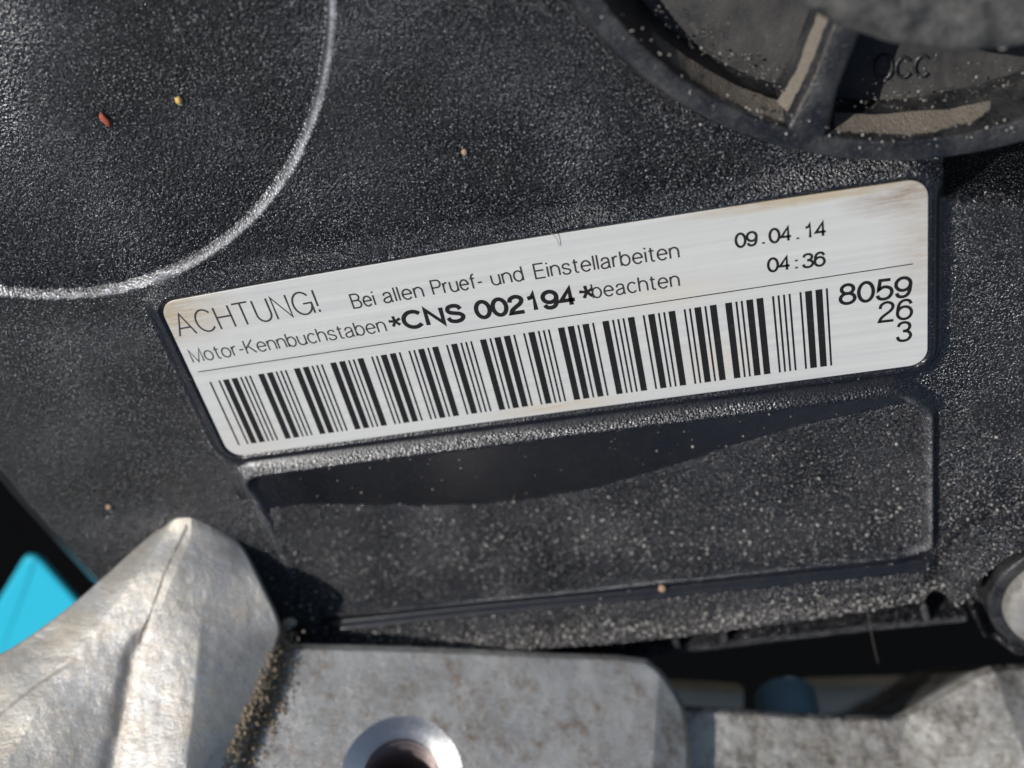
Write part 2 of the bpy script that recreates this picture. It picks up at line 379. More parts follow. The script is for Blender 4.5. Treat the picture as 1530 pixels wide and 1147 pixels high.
def bar_mesh(name, pts, w, h, zt, mat, parent, bev=0.25):
    """a bar along a polyline (mm) with a rounded top"""
    p = np.array(pts, float); d = np.gradient(p, axis=0); d /= np.linalg.norm(d, axis=1)[:, None]; nrm = np.stack([-d[:, 1], d[:, 0]], -1)
    pr = [(-w/2, -h), (-w/2, -bev), (-w/2+bev*0.3, -bev*0.3), (-w/2+bev, 0), (w/2-bev, 0), (w/2-bev*0.3, -bev*0.3), (w/2, -bev), (w/2, -h)]
    V = []; k = len(pr)
    for i in range(len(p)):
        for (a, z) in pr: V.append((p[i, 0]+nrm[i, 0]*a, p[i, 1]+nrm[i, 1]*a, zt+z))
    Fc = [(i*k+j, (i+1)*k+j, (i+1)*k+j+1, i*k+j+1) for i in range(len(p)-1) for j in range(k-1)]
    Fc += [tuple(range(k)), tuple(range((len(p)-1)*k, len(p)*k))[::-1]]
    return make(name, V, Fc, mat, parent, smooth=False)
# lower lip of the cover, joined to it by short webs
lip = [P(x, y, -4.0)[:2] for x, y in [(760, 982), (850, 985), (940, 982), (1030, 972), (1120, 961), (1210, 950), (1300, 940), (1380, 932), (1445, 926)]]
lp = np.array(lip); lx = np.linspace(lp[0, 0], lp[-1, 0], 60); ly = np.interp(lx, lp[:, 0], lp[:, 1])
def grainy(o, v=0.7):
    a = o.data.attributes.new('grain', 'FLOAT', 'POINT'); a.data.foreach_set('value', np.full(len(o.data.vertices), v, dtype=np.float32)); return o
grainy(bar_mesh('lower_lip', np.stack([lx, ly], -1), 1.0, 4.0, -4.0, M['plastic'], cover))
for (a, bb) in [((838, 960), (838, 985)), ((925, 952), (928, 978)), ((1008, 940), (1012, 970)), ((1078, 932), (1083, 962)), ((1380, 905), (1386, 928))]:
    A = P(*a, -3.6)[:2]; B2 = P(*bb, -3.6)[:2]
    grainy(bar_mesh('web', [A+(B2-A)*t for t in np.linspace(0, 1, 5)], 0.9, 4.0, -3.7, M['plastic'], cover))

# bolt in the boss
bt = empty('bolt', (BOSS[0], BOSS[1], -1), label='dull grey round headed bolt sunk in the ring at the cover\'s lower right corner', cat='bolt')
bc = (50.0, -43.7)
lathe('head', smooth_prof([(0.01, 1.7), (2.5, 1.75), (5.0, 1.6), (6.4, 1.2), (6.9, 0.5), (7.0, -0.6)], 5), M['bolt'], bt, bc, 96, wob=0.12)
lathe('washer', smooth_prof([(6.9, -0.4), (7.3, -0.2), (8.2, -0.3), (8.5, -0.8), (8.5, -3)], 4), M['rubber'], bt, bc, 96)

# ------------------------------------------------------------------ the sticker
lab = empty('barcode_label', (0, 0, 0), label='white foil sticker with black barcode and German engine text on the black cover', cat='label')
def rounded(poly, r, n=10):
    p = np.array(poly, float); out = []
    for i in range(len(p)):
        a, q, c = p[i-1], p[i], p[(i+1) % len(p)]
        u = (a-q)/np.linalg.norm(a-q); v = (c-q)/np.linalg.norm(c-q); ang = math.acos(np.clip(u@v, -1, 1))
        if ang > 2.6: out.append(q); continue
        d = r/math.tan(ang/2); t0 = q+u*d; t1 = q+v*d; bis = (u+v)/np.linalg.norm(u+v); ctr = q+bis*r/math.sin(ang/2)
        a0 = math.atan2(*(t0-ctr)[::-1]); a1 = math.atan2(*(t1-ctr)[::-1]); da = (a1-a0+math.pi) % (2*math.pi)-math.pi
        for k in range(n+1): out.append(ctr+r*np.array([math.cos(a0+da*k/n), math.sin(a0+da*k/n)]))
    return np.array(out)
def sheet(name, outline2, z0, z1, mat, parent, bev=0.05):
    o = np.array(outline2); c = o.mean(0); n = len(o)
    area = 0.5*np.sum(o[:, 0]*np.roll(o[:, 1], -1)-np.roll(o[:, 0], -1)*o[:, 1])
    if area < 0: o = o[::-1]
    tn = np.roll(o, -1, 0)-np.roll(o, 1, 0); tn /= np.linalg.norm(tn, axis=1)[:, None]; inn = np.stack([-tn[:, 1], tn[:, 0]], -1)
    i1 = o+inn*bev; i2 = o+inn*bev*0.3
    V = [(*q, z1) for q in i1]+[(*q, z1-bev*0.3) for q in i2]+[(*q, z1-bev) for q in o]+[(*q, z0) for q in o]
    Fc = [tuple(range(n))]
    for k in range(3):
        for i in range(n): j = (i+1) % n; Fc.append((k*n+i, (k+1)*n+i, (k+1)*n+j, k*n+j))
    ob = make(name, V, Fc, mat, parent, smooth=False); return ob
top = [(x, 9.55+0.42*(1-(x/35)**2)) for x in np.linspace(-35, 35, 15)]
sheet('sticker_sheet', rounded(top+[(35, -9.5), (0, -9.42), (-35, -9.55)], 1.7), -0.14, 0.0, M['label'], lab)

# a monoline grotesque drawn stroke by stroke: capital height 1
def arc(cx, cy, rx, ry, a0, a1, n=18): return [(cx+rx*math.cos(math.radians(a0+(a1-a0)*k/n)), cy+ry*math.sin(math.radians(a0+(a1-a0)*k/n))) for k in range(n+1)]
def sp(*p): return smooth_prof(p, 5)
NA = arc(.28, .44, .28, .28, 180, 0)+[(.56, 0)]
GL = {
 'A': (.84, [[(0, 0), (.42, 1), (.84, 0)], [(.14, .34), (.70, .34)]]), 'C': (.80, [arc(.43, .5, .43, .5, 40, 320, 26)]),
 'H': (.70, [[(0, 0), (0, 1)], [(.7, 0), (.7, 1)], [(0, .53), (.7, .53)]]), 'T': (.74, [[(0, 1), (.74, 1)], [(.37, 1), (.37, 0)]]),
 'U': (.68, [[(0, 1)]+arc(.34, .34, .34, .34, 180, 360)+[(.68, 1)]]), 'N': (.70, [[(0, 0), (0, 1), (.7, 0), (.7, 1)]]),
 'G': (.85, [arc(.43, .5, .43, .5, 38, 345, 26), [(.46, .48), (.85, .48), (.85, 0)]]), '!': (.04, [[(.02, 1), (.02, .27)], [(.02, .12), (.02, 0)]]),
 'B': (.70, [[(0, .53), (0, 1)]+arc(.38, .765, .27, .235, 90, -90, 12)+[(0, .53)], [(0, .53)]+arc(.42, .265, .28, .265, 90, -90, 12)+[(0, 0), (0, .53)]]),
 'P': (.68, [[(0, 0), (0, 1)]+arc(.4, .74, .28, .26, 90, -90, 12)+[(0, .48)]]), 'E': (.66, [[(.66, 1), (0, 1), (0, 0), (.68, 0)], [(0, .53), (.62, .53)]]),
 'M': (.84, [[(0, 0), (0, 1), (.42, 0), (.84, 1), (.84, 0)]]), 'K': (.70, [[(0, 0), (0, 1)], [(.66, 1), (0, .36)], [(.22, .57), (.70, 0)]]),
 'S': (.66, [sp((.62, .74), (.52, .93), (.33, 1), (.12, .94), (.05, .76), (.14, .6), (.35, .52), (.56, .44), (.67, .27), (.57, .07), (.34, 0), (.1, .07), (0, .28))]),
 'a': (.60, [sp((.05, .52), (.12, .67), (.3, .72), (.47, .67), (.53, .52))+[(.53, .14), (.56, .02), (.62, .0)], sp((.53, .43), (.3, .38), (.08, .3), (.0, .17), (.08, .03), (.24, 0), (.43, .06), (.53, .2))]),
 'e': (.63, [[(.02, .38), (.62, .38)]+arc(.32, .36, .31, .36, 4, 322, 24)]), 'i': (.04, [[(.02, 0), (.02, .72)], [(.02, .88), (.02, 1)]]), 'l': (.04, [[(.02, 0), (.02, 1)]]),
 'n': (.56, [[(0, 0), (0, .72)], NA]), 'h': (.56, [[(0, 0), (0, 1)], NA]), 'u': (.56, [[(.56, .72), (.56, 0)], [(0, .72)]+arc(.28, .28, .28, .28, 180, 360)]),
 'r': (.32, [[(0, 0), (0, .72)], sp((0, .42), (.06, .6), (.18, .7), (.32, .71))]), 'f': (.34, [[(.14, 0)]+arc(.31, .82, .17, .18, 180, 90, 8)+[(.36, 1)], [(0, .72), (.34, .72)]]),
 '-': (.32, [[(0, .37), (.32, .37)]]), 'd': (.60, [arc(.3, .36, .3, .36, 0, 360, 28), [(.6, 0), (.6, 1)]]), 'b': (.60, [arc(.3, .36, .3, .36, 180, 540, 28), [(0, 0), (0, 1)]]),
 's': (.54, [sp((.51, .55), (.43, .68), (.27, .72), (.1, .66), (.04, .53), (.12, .42), (.28, .37), (.46, .30), (.54, .19), (.46, .05), (.28, 0), (.1, .04), (.0, .19))]),
 't': (.34, [[(.14, .93)]+arc(.27, .14, .13, .13, 180, 270, 8)+[(.36, .01)], [(0, .72), (.34, .72)]]), 'o': (.64, [arc(.32, .36, .32, .36, 0, 360, 28)]), 'c': (.58, [arc(.31, .36, .31, .36, 40, 320, 24)]),
 '0': (.58, [arc(.29, .5, .29, .5, 0, 360, 30)]), '1': (.58, [[(.08, .77), (.2, .79), (.3, .86), (.35, 1), (.35, 0)]]),
 '2': (.58, [sp((.02, .68), (.08, .89), (.29, 1), (.49, .91), (.55, .73), (.45, .53), (.24, .35), (.07, .18), (0, 0))+[(.58, 0)]]),
 '3': (.58, [sp((.03, .78), (.1, .94), (.28, 1), (.47, .93), (.53, .75), (.44, .58), (.24, .53)), sp((.24, .53), (.47, .48), (.58, .28), (.48, .07), (.28, 0), (.08, .06), (0, .25))]),
 '4': (.60, [[(.43, 0), (.43, 1), (0, .31), (.60, .31)]]), '5': (.58, [[(.52, 1), (.11, 1), (.05, .52)]+sp((.05, .5), (.18, .61), (.33, .64), (.52, .54), (.58, .32), (.47, .08), (.27, 0), (.08, .06), (0, .22))]),
 '6': (.58, [arc(.29, .33, .29, .33, 0, 360, 26), sp((0, .36), (.04, .72), (.14, .93), (.32, 1), (.48, .94), (.55, .78))]),
 '8': (.58, [arc(.29, .765, .24, .235, 0, 360, 24), arc(.29, .27, .29, .27, 0, 360, 26)]),
 '9': (.58, [arc(.29, .67, .29, .33, 0, 360, 26), sp((.58, .64), (.54, .28), (.44, .07), (.26, 0), (.1, .06), (.03, .22))]),
 '.': (.58, [[(.29, .0), (.29, .13)]]), ':': (.58, [[(.29, 0), (.29, .13)], [(.29, .55), (.29, .68)]])}
def ribbon(pts, wd, z, V, Fc):
    p = [np.array(pts[0], float)]
    for q in pts[1:]:
        if np.hypot(*(np.array(q)-p[-1])) > 1e-4: p.append(np.array(q, float))
    p = np.array(p); closed = np.hypot(*(p[0]-p[-1])) < 1e-3
    d = np.diff(p, axis=0); d /= np.linalg.norm(d, axis=1)[:, None]; i0 = len(V)
    for i in range(len(p)):
        if i == 0: a = d[-1] if closed else d[0]; b_ = d[0]
        elif i == len(p)-1: a = d[-1]; b_ = d[0] if closed else d[-1]
        else: a, b_ = d[i-1], d[i]
        n1 = np.array([-a[1], a[0]]); n2 = np.array([-b_[1], b_[0]]); m = n1+n2; L = np.linalg.norm(m)
        if L < 0.35: m = n1; sc = 1.0; V += [(*(p[i]+n1*wd/2), z), (*(p[i]-n1*wd/2), z), (*(p[i]+n2*wd/2), z), (*(p[i]-n2*wd/2), z)]
        else:
            m /= L; sc = min(1/max(m@n1, 0.3), 2.2); V += [(*(p[i]+m*wd/2*sc), z), (*(p[i]-m*wd/2*sc), z)]*2
    for i in range(len(p)-1):
        k = i0+4*i; Fc.append((k+2, k+3, k+5, k+4))
def text_part(name, txt, p0, p1, cap, weight, mat, gap=0.2, z=0.012):
    """one printed word: baseline from pixel p0 to pixel p1, capital height cap and stroke weight in mm"""
    x = 0; st = []
    for ch in txt:
        wd, ss = GL[ch]; st += [(x, q) for q in ss]; x += wd+gap
    x -= gap
    a = P(*p0)[:2]; c = P(*p1)[:2]; e = c-a; W = np.linalg.norm(e); e /= W; u = np.array([-e[1], e[0]]); kx = (W-weight)/x; ky = cap-weight
    V = []; Fc = []
    for n, (x0, q) in enumerate(st):
        pts = [a+e*(weight/2+(x0+px)*kx)+u*(weight/2+py*ky) for px, py in q]
        ribbon(pts, weight, z+0.0004*n, V, Fc)
    return tag(make(name, V, [f[::-1] for f in Fc], mat, lab, smooth=False), label='black printed characters reading '+txt)
TX = [('ACHTUNG!', (268.5, 503.5), (481, 466.5), 2.6, 0.185, 'ink_thin', .22),
      ('Bei', (528.2, 461.6), (563.5, 456), 1.64, 0.166, 'ink_thin', .22),
      ('allen', (574.4, 453.7), (635.3, 443.8), 1.64, 0.166, 'ink_thin', .22),
      ('Pruef-', (647.6, 441.4), (723.5, 429.6), 1.64, 0.166, 'ink_thin', .2),
      ('und', (735.8, 427.5), (784.2, 419.4), 1.64, 0.166, 'ink_thin', .22),
      ('Einstellarbeiten', (800, 417.3), (1016, 385.2), 1.64, 0.166, 'ink_thin', .22),
      ('Motor-Kennbuchstaben', (289, 542.4), (579.2, 495), 1.64, 0.145, 'ink_thin', .2),
      ('beachten', (885.7, 446.4), (1016.6, 427.7), 1.64, 0.166, 'ink_thin', .22),
      ('CNS', (604.5, 493.5), (697.5, 480.5), 2.14, 0.43, 'ink', .24),
      ('002194', (712.3, 478.5), (864.2, 456.4), 2.14, 0.42, 'ink', .16),
      ('09.04.14', (1098.4, 371.5), (1236, 352.8), 1.55, 0.235, 'ink', .12),
      ('04:36', (1146.3, 407.8), (1234, 397.3), 1.55, 0.235, 'ink', .12),
      ('8059', (1253, 457), (1362.8, 443.7), 2.3, 0.325, 'ink', .16),
      ('26', (1311.5, 482.8), (1364, 476.7), 2.3, 0.285, 'ink', .16),
      ('3', (1338, 512), (1362.6, 509.3), 2.3, 0.285, 'ink', .1)]
for k, (t, p0, p1, cap_h, wt, mt, gp) in enumerate(TX):
    text_part('printed_text', t, p0, p1, cap_h, wt, M[mt], gp)
def asterisk(px, py, r, wd):
    c = P(px, py)[:2]; V = []; Fc = []
    for k in range(5):
        a = math.radians(90+72*k+7); d = np.array([math.cos(a), math.sin(a)]); n = np.array([-d[1], d[0]])
        i = len(V); z = 0.016+0.001*k
        for q in (c-n*wd/2, c+n*wd/2, c+d*r+n*wd*0.62, c+d*r-n*wd*0.62): V.append((*q, z))
        Fc.append((i, i+1, i+2, i+3)[::-1])
    make('printed_star', V, Fc, M['ink'], lab, smooth=False)
asterisk(590.0, 480, 0.60, 0.24); asterisk(876.5, 436.0, 0.68, 0.26)
# ruled line
a = P(296, 555.5)[:2]; c = P(1364, 394)[:2]; mid = P(830, 472.6)[:2]; nn = 24; V = []
for i in range(nn+1):
    t = i/nn; q = a*(1-t)+c*t; V += [(q[0], q[1]-0.055, 0.012), (q[0], q[1]+0.055, 0.012)]
make('ruled_line', V, [(2*i, 2*i+2, 2*i+3, 2*i+1) for i in range(nn)], M['ink_thin'], lab, smooth=False)
# barcode: three-of-nine, one start and one stop sign round fourteen figures
C39 = {'0': 'nnnwwnwnn', '1': 'wnnwnnnnw', '2': 'nnwwnnnnw', '3': 'wnwwnnnnn', '4': 'nnnwwnnnw', '5': 'wnnwwnnnn', '6': 'nnwwwnnnn',
       '7': 'nnnwnnwnw', '8': 'wnnwnnwnn', '9': 'nnwwnnwnn', '*': 'nwnnwnwnn'}
X0, X1 = -33.55, 26.4; seq = '*00021948059263*'; nbw, wbw, nsw, wsw = 0.19, 0.64, 0.32, 0.82
tot = 0; items = []
for ci, ch in enumerate(seq):
    for i, q in enumerate(C39[ch]):
        wd = (wbw if q == 'w' else nbw) if i % 2 == 0 else (wsw if q == 'w' else nsw)
        if i % 2 == 0: items.append((tot, wd))
        tot += wd
    tot += nsw
tot -= nsw; k = (X1-X0)/tot; V = []; Fc = []
for (x, wd) in items:
    xa = X0+x*k; xb = xa+wd*k; i = len(V); t = (xa-X0)/(X1-X0)
    yt = 0.02+0.30*t; yt += 0.12*math.sin(math.pi*t); ybm = -8.15-0.05*t; j = rng.uniform(-0.02, 0.02)
    for m in range(7):
        yy = ybm+(yt-ybm)*m/6; V += [(xa+j*0.2, yy, 0.012), (xb+j*0.2, yy, 0.012)]
    for m in range(6): Fc.append((i+2*m, i+2*m+1, i+2*m+3, i+2*m+2))
make('barcode', V, Fc, M['ink'], lab, smooth=False)

# ------------------------------------------------------------------ round cap at the upper right
cc = (37.7, 44.5)
cap = empty('round_cap', (cc[0], cc[1], -1), label='large round black plastic cap with a radial rib and dusty inner edge beside the sticker', cat='cap')
lathe('rim', smooth_prof([(33.05, -3.0, 0, 0), (33.05, -0.4, 0, 0), (33.0, 0.3, 0, 0), (32.6, 1.1, -.1, -.1), (31.9, 1.75, -.3, -.5), (31.0, 1.95, -.5, -.9), (29.6, 1.95, -.85, -1.5),
                           (28.95, 1.9, -1, -1.75), (28.75, 1.6, -1, -1.8), (28.5, 0.3, -1, -1.8), (27.7, -3.6, -1, -1.8), (27.3, -4.0, -1, -1.8)], 5),
      M['rubber'], cap, cc, 300, wob=0.05)
lathe('web_floor', [(31.2, -4.1), (28.2, -3.9), (26, -3.8), (23, -3.6), (20, -3.5), (16, -3.5)], M['web'], cap, cc, 240, wob=0.14)
def spoke(ang):
    d = np.array([math.cos(ang), math.sin(ang)]); n = np.array([-d[1], d[0]]); V = []; Fc = []
    pr = [(-1.95, -4.2), (-1.3, 1.3), (-1.05, 1.75), (-0.8, 1.9), (0.8, 1.9), (1.0, 1.8), (1.15, 1.3), (1.85, -4.2)]
    rs = np.linspace(31.0, 15, 26)
    for r in rs:
        fl = 1+0.35*max(0, (r-27)/3)
        for (u, z) in pr:
            q = np.array(cc)+d*r-n*u*fl; V.append((*q, z))
    m = len(pr)
    for i in range(len(rs)-1):
        for j in range(m-1): Fc.append((i*m+j, i*m+j+1, (i+1)*m+j+1, (i+1)*m+j))
    return make('rib', V, Fc, M['rubber'], cap)
a0 = math.atan2(16.9-cc[1], 25.4-cc[0])
for k in range(6): spoke(a0+k*math.pi/3)
lathe('hub', smooth_prof([(18.0, -4.2), (18.6, 3.0), (21.0, 6.0), (22.5, 7.2), (22.7, 8.4), (22.1, 9.6), (20.5, 10.1), (18.6, 9.8), (17.2, 9.4), (14, 9.4), (10, 10.3), (0.1, 10.4)], 6),
      M['hub'], cap, (39.5, 45.7), 200, wob=0.28)
# moulded marks on the cap floor
def ringmark(px, py, rx, ry, wd, a0=0, a1=2*math.pi):
    c = P(px, py, -3.5)[:2]; V = []; n = 28
    for i in range(n+1):
        a = a0+(a1-a0)*i/n; d = np.array([math.cos(a), math.sin(a)])
        for (k, z) in ((1+wd, -3.9), (1+wd*0.5, -3.45), (1-wd*0.5, -3.45), (1-wd, -3.9)): V.append((c[0]+d[0]*rx*k, c[1]+d[1]*ry*k, z))
    Fc = [(i*4+j, i*4+4+j, i*4+5+j, i*4+1+j) for i in range(n) for j in range(3)]
    make('moulded_letter', V, Fc, M['rubber'], cap)
ringmark(1321, 101, 0.65, 1.0, 0.22); ringmark(1350, 101, 0.6, 0.85, 0.22, 0.6, 5.6); ringmark(1378, 99, 0.6, 0.85, 0.22, 0.8, 5.4)
# dust lying against the inner edge and the rib
ci = (cc[0]-1.0, cc[1]-1.8); ai = math.atan2(16.2-ci[1], 25.1-ci[0])
def dust_bank(r0, r1, zt, zb, aa, ab, seed, name='dust_bank'):
    n = 400; V = []; m = 9; A = np.linspace(aa, ab, n+1); wv = 1+0.22*vnoise(A*9+20, A*0+seed*7.3, 1.0, seed)+0.05*vnoise(A*50+20, A*0+seed*3.1, 1.0, seed+5)
    for i in range(n+1):
        e = min(1, (3 if seed == 1 else 28)*i/n, (28 if seed == 1 else 3)*(n-i)/n)
        for j in range(m):
            t = j/(m-1); r = r0+(r1-r0)*t*wv[i]*e; z = zt+(zb-zt)*(t**0.8) - (1-e)*0.4
            q = np.array(ci)+np.array([math.cos(A[i]), math.sin(A[i])])*r
            V.append((q[0], q[1], z+0.05*rng.uniform(-1, 1)*(0 < j < m-1)))
    Fc = [(i*m+j, (i+1)*m+j, (i+1)*m+j+1, i*m+j+1) for i in range(n) for j in range(m-1)]
    o = make(name, V, Fc, M['dustb'], cap); o['kind'] = 'stuff'
dust_bank(28.76, 27.95, 1.65, -1.2, ai-0.66, ai-0.035, 1)
dust_bank(28.74, 27.85, 1.5, -1.4, ai+0.07, ai+0.66, 2)
# the same dust clinging to the left flank of the rib
d = np.array([math.cos(a0), math.sin(a0)]); nn_ = np.array([d[1], -d[0]]); V = []; m = 5
for i in range(80):
    r = 30.0-i*(30.0-17.5)/79; wv = 1+0.08*vnoise(np.array([r*1.5]), np.array([3.3]), 1, 4)[0]
    for j in range(m):
        t = j/(m-1); q = np.array(cc)+d*r+nn_*(0.93+0.80*t*wv)*(1+0.35*max(0, (r-27)/3)); V.append((q[0], q[1], 1.95-3.0*t**0.8))
o = make('dust_bank', V, [(i*m+j, (i+1)*m+j, (i+1)*m+j+1, i*m+j+1) for i in range(79) for j in range(m-1)], M['dustb'], cap); o['kind'] = 'stuff'

# ------------------------------------------------------------------ aluminium bracket
br = empty('aluminium_bracket', tuple(BO), label='grey cast aluminium bracket with pointed horn and threaded hole along the bottom edge', cat='bracket')
def qpoly(pts, h=0.0): return [tuple(Q(x, y, h)[:2]) for x, y in pts]
padp = qpoly([(405, 958), (430, 959), (560, 962), (700, 967), (850, 974), (925, 976), (968, 982), (992, 1000), (1015, 1028), (1030, 1052), (1036, 1075), (1040, 1110), (1042, 1150), (1045, 1300), (180, 1300), (250, 1150), (330, 1040), (360, 985)])
hc = Q(600, 1166, 0)[:2]; hr = 6.75*KB
def pad_z(x, y):
    so = sd_poly(x, y, padp)
    z = 0.08*vnoise(x+50, y+50, 5, 11)+0.018*vnoise(x+50, y+50, 1.3, 12)+0.008*vnoise(x+50, y+50, 0.4, 13)
    c0 = Q(985, 1000, 0)[:2]; c1 = Q(975, 1150, 0)[:2]     # soft chamfer along the right side
    ee = c1-c0; dd = ((x-c0[0])*ee[1]-(y-c0[1])*ee[0])/np.linalg.norm(ee)
    z = z - 0.42*np.clip(-dd, 0, 9)*(dd < 0)
    z = z-0.45*sstep(-0.9, -0.1, so)-22*sstep(-0.15, 0.5, so)**1.5
    r = np.hypot(x-hc[0], y-hc[1]); z = np.where(r < hr+0.1, z-0.0, z)
    return z
hfield('mounting_pad', -31, 34, -17, 13, 0.13, pad_z, lambda x, y: (sd_poly(x, y, padp) < 0.52) & (np.hypot(x-hc[0], y-hc[1]) > hr-0.14), M['alu_pad'], br, frame=from_b)
ri = 4.25*KB
hole = lathe('hole_chamfer', [(hr+0.15, -0.12), (hr+0.05, 0.02), (hr-0.03, 0.015), (hr-0.08, -0.03), (hr-0.14, -0.09), (hr-0.9, -0.80), (hr-1.5, -1.32), (ri+0.12, -1.85), (ri+0.04, -1.95), (ri, -2.1)], M['steel'], br, hc, 160, frame=from_b)
# thread: a real helix groove
V = []; nA = 72; turns = 13; pitch = 1.25; m = 8; ns = nA*turns
for i in range(ns+1):
    a = 2*math.pi*i/nA; zc = -2.0-pitch*i/nA
    for j in range(m):
        t = j/m; z = zc-pitch*t; r = ri+0.55*(0.5-0.5*math.cos(2*math.pi*t))
        V.append((hc[0]+r*math.cos(a), hc[1]+r*math.sin(a)+0.42*(z+2), z))
Fc = []
for i in range(ns):
    for j in range(m-1): Fc.append((i*m+j, (i+1)*m+j, (i+1)*m+j+1, i*m+j+1))
    if i+nA < ns: Fc.append((i*m+m-1, (i+1)*m+m-1, (i+1+nA)*m, (i+nA)*m))
make('thread', from_b(np.array(V)), np.array(Fc), M['thread'], br)
lathe('hole_bottom', [(ri+0.8, -16), (0.01, -17.5)], M['black'], br, (hc[0], hc[1]-6.2), 48, frame=from_b)

flp = qpoly([(1000, 1052), (1045, 1054), (1110, 1058), (1180, 1063), (1260, 1066), (1335, 1068), (1352, 1062), (1370, 1050), (1410, 1024), (1440, 1004), (1462, 996), (1500, 993), (1560, 993), (1640, 1010), (1700, 1300), (980, 1300)], -5)
def fl_z(x, y):
    so = sd_poly(x, y, flp)
    z = -5+0.2*vnoise(x+50, y+50, 4, 21)+0.08*vnoise(x+50, y+50, 1.1, 22)+0.04*vnoise(x+50, y+50, 0.35, 23)
    c0 = Q(1358, 1062, -5)[:2]; c1 = Q(1330, 1180, -5)[:2]; ee = c1-c0; d1 = ((x-c0[0])*ee[1]-(y-c0[1])*ee[0])/np.linalg.norm(ee)
    k0 = Q(1462, 996, -5)[:2]; k1 = Q(1503, 1147, -5)[:2]; ee = k1-k0; d2 = ((x-k0[0])*ee[1]-(y-k0[1])*ee[0])/np.linalg.norm(ee)
    up = np.clip(-d1, 0, None)*0.42                      # rises to the right of the crease
    lim = np.clip(-d2, 0, None)*0.44
    z = z+up-lim
    z = z-0.6*sstep(-0.9, -0.1, so)-20*sstep(-0.15, 0.5, so)**1.5
    return z
hfield('lower_flange', 20, 78, -19, 11, 0.15, fl_z, lambda x, y: sd_poly(x, y, flp) < 0.52, M['alu_fl'], br, frame=from_b)

# the horn: a lofted, rounded fin
rows = [[(252, 781, 1.1), (264, 771, 2.2), (285, 767, 2.7), (308, 769, 2.3), (330, 780, 1.1)],
        [(216, 809, .6), (246, 800, 2.3), (283, 806, 2.8), (318, 808, 2.4), (362, 822, 1.6)],
        [(162, 858, .6), (206, 858, 2.9), (259, 862, 3.5), (312, 862, 3.0), (388, 873, 2.1)],
        [(97, 914, .6), (160, 915, 3.2), (236, 916, 4.0), (300, 925, 3.6), (413, 930, 1.6)],
        [(20, 968, .6), (105, 985, 3.4), (208, 985, 3.6), (295, 990, 4.0), (408, 966, 1.2)],
        [(-60, 1010, .6), (50, 1070, 3.8), (185, 1065, 3.1), (288, 1066, 4.3), (388, 1050, 0.9)],
        [(-140, 1060, .6), (0, 1160, 4.2), (165, 1160, 2.9), (275, 1165, 4.6), (347, 1160, 0.8)],
        [(-220, 1120, .6), (-50, 1260, 4.6), (145, 1260, 2.8), (262, 1260, 4.8), (312, 1260, 0.7)]]
LIFT = [4.6, 4.0, 3.2, 2.0, 0.9, 0.3, 0, 0]       # the horn leans out over the cover
G = np.array([[Q(x, y, h+LIFT[k]) for (x, y, h) in r] for k, r in enumerate(rows)])
def catmull(A, n, axis):
    A = np.moveaxis(A, axis, 0); m = len(A); t = np.linspace(0, m-1, n); i = np.clip(np.floor(t).astype(int), 0, m-2); f = (t-i)[:, None, None]
    g = lambda k: A[np.clip(k, 0, m-1)]
    a, b_, c_, d = g(i-1), g(i), g(i+1), g(i+2)
    a = np.where((i == 0)[:, None, None], 2*b_-c_, a); d = np.where((i == m-2)[:, None, None], 2*c_-b_, d)
    o = 0.5*((2*b_)+(-a+c_)*f+(2*a-5*b_+4*c_-d)*f**2+(-a+3*b_-3*c_+d)*f**3)
    return np.moveaxis(o, 0, axis)
nu, nv = 260, 300
Gv = catmull(G, nv, 0); H = catmull(Gv, nu, 1)
tu = np.linspace(0, 4, nu); iu = np.clip(np.floor(tu).astype(int), 0, 3); fu = (tu-iu)[None, :, None]
lin = Gv[:, iu]*(1-fu)+Gv[:, iu+1]*fu                                # flat facets between the ridges
H[..., 2] = 0.5*H[..., 2]+0.5*lin[..., 2]
x, y = H[..., 0], H[..., 1]
edge = np.minimum(np.linspace(0, 1, nu)[None, :], 1-np.linspace(0, 1, nu)[None, :]); ew = sstep(0, 0.05, edge)
H[..., 2] += 0.12*vnoise(x+60, y+60, 3.5, 31)+0.03*vnoise(x+60, y+60, 0.9, 32)+0.01*vnoise(x+60, y+60, 0.35, 33)
dirt = np.zeros(x.shape)
# casting seam: a narrow dark groove running down from the tip
def seam(pts, wd, dp, dk=0.0):
    q = np.array([Q(a, b_, 3)[:2] for a, b_ in pts]); d = np.full(x.shape, 1e9)
    for i in range(len(q)-1):
        e = q[i+1]-q[i]; t = np.clip(((x-q[i, 0])*e[0]+(y-q[i, 1])*e[1])/(e@e), 0, 1)
        d = np.minimum(d, np.hypot(x-q[i, 0]-e[0]*t, y-q[i, 1]-e[1]*t))
    d = np.maximum(d+0.06*vnoise(x+60, y+60, 0.7, 77)+0.12*vnoise(x+60, y+60, 2.1, 78), 0)*(1+0.2*vnoise(x+60, y+60, 1.6, 79))
    H[..., 2] -= dp*np.exp(-(d/wd)**2); dirt[:] = np.maximum(dirt, dk*np.exp(-(d/(wd*1.25))**2))
seam([(290, 796), (272, 830), (255, 868), (243, 900), (228, 935), (215, 962)], 0.13, 0.12, 0.55)
seam([(215, 960), (200, 985), (186, 1060), (160, 1160)], 0.9, 0.35, 0.45)
seam([(120, 985), (60, 1020), (0, 1065)], 0.25, 0.06, 0.4)
seam([(300, 785), (325, 790), (350, 815), (365, 850)], 0.7, 0.0, 0.35)
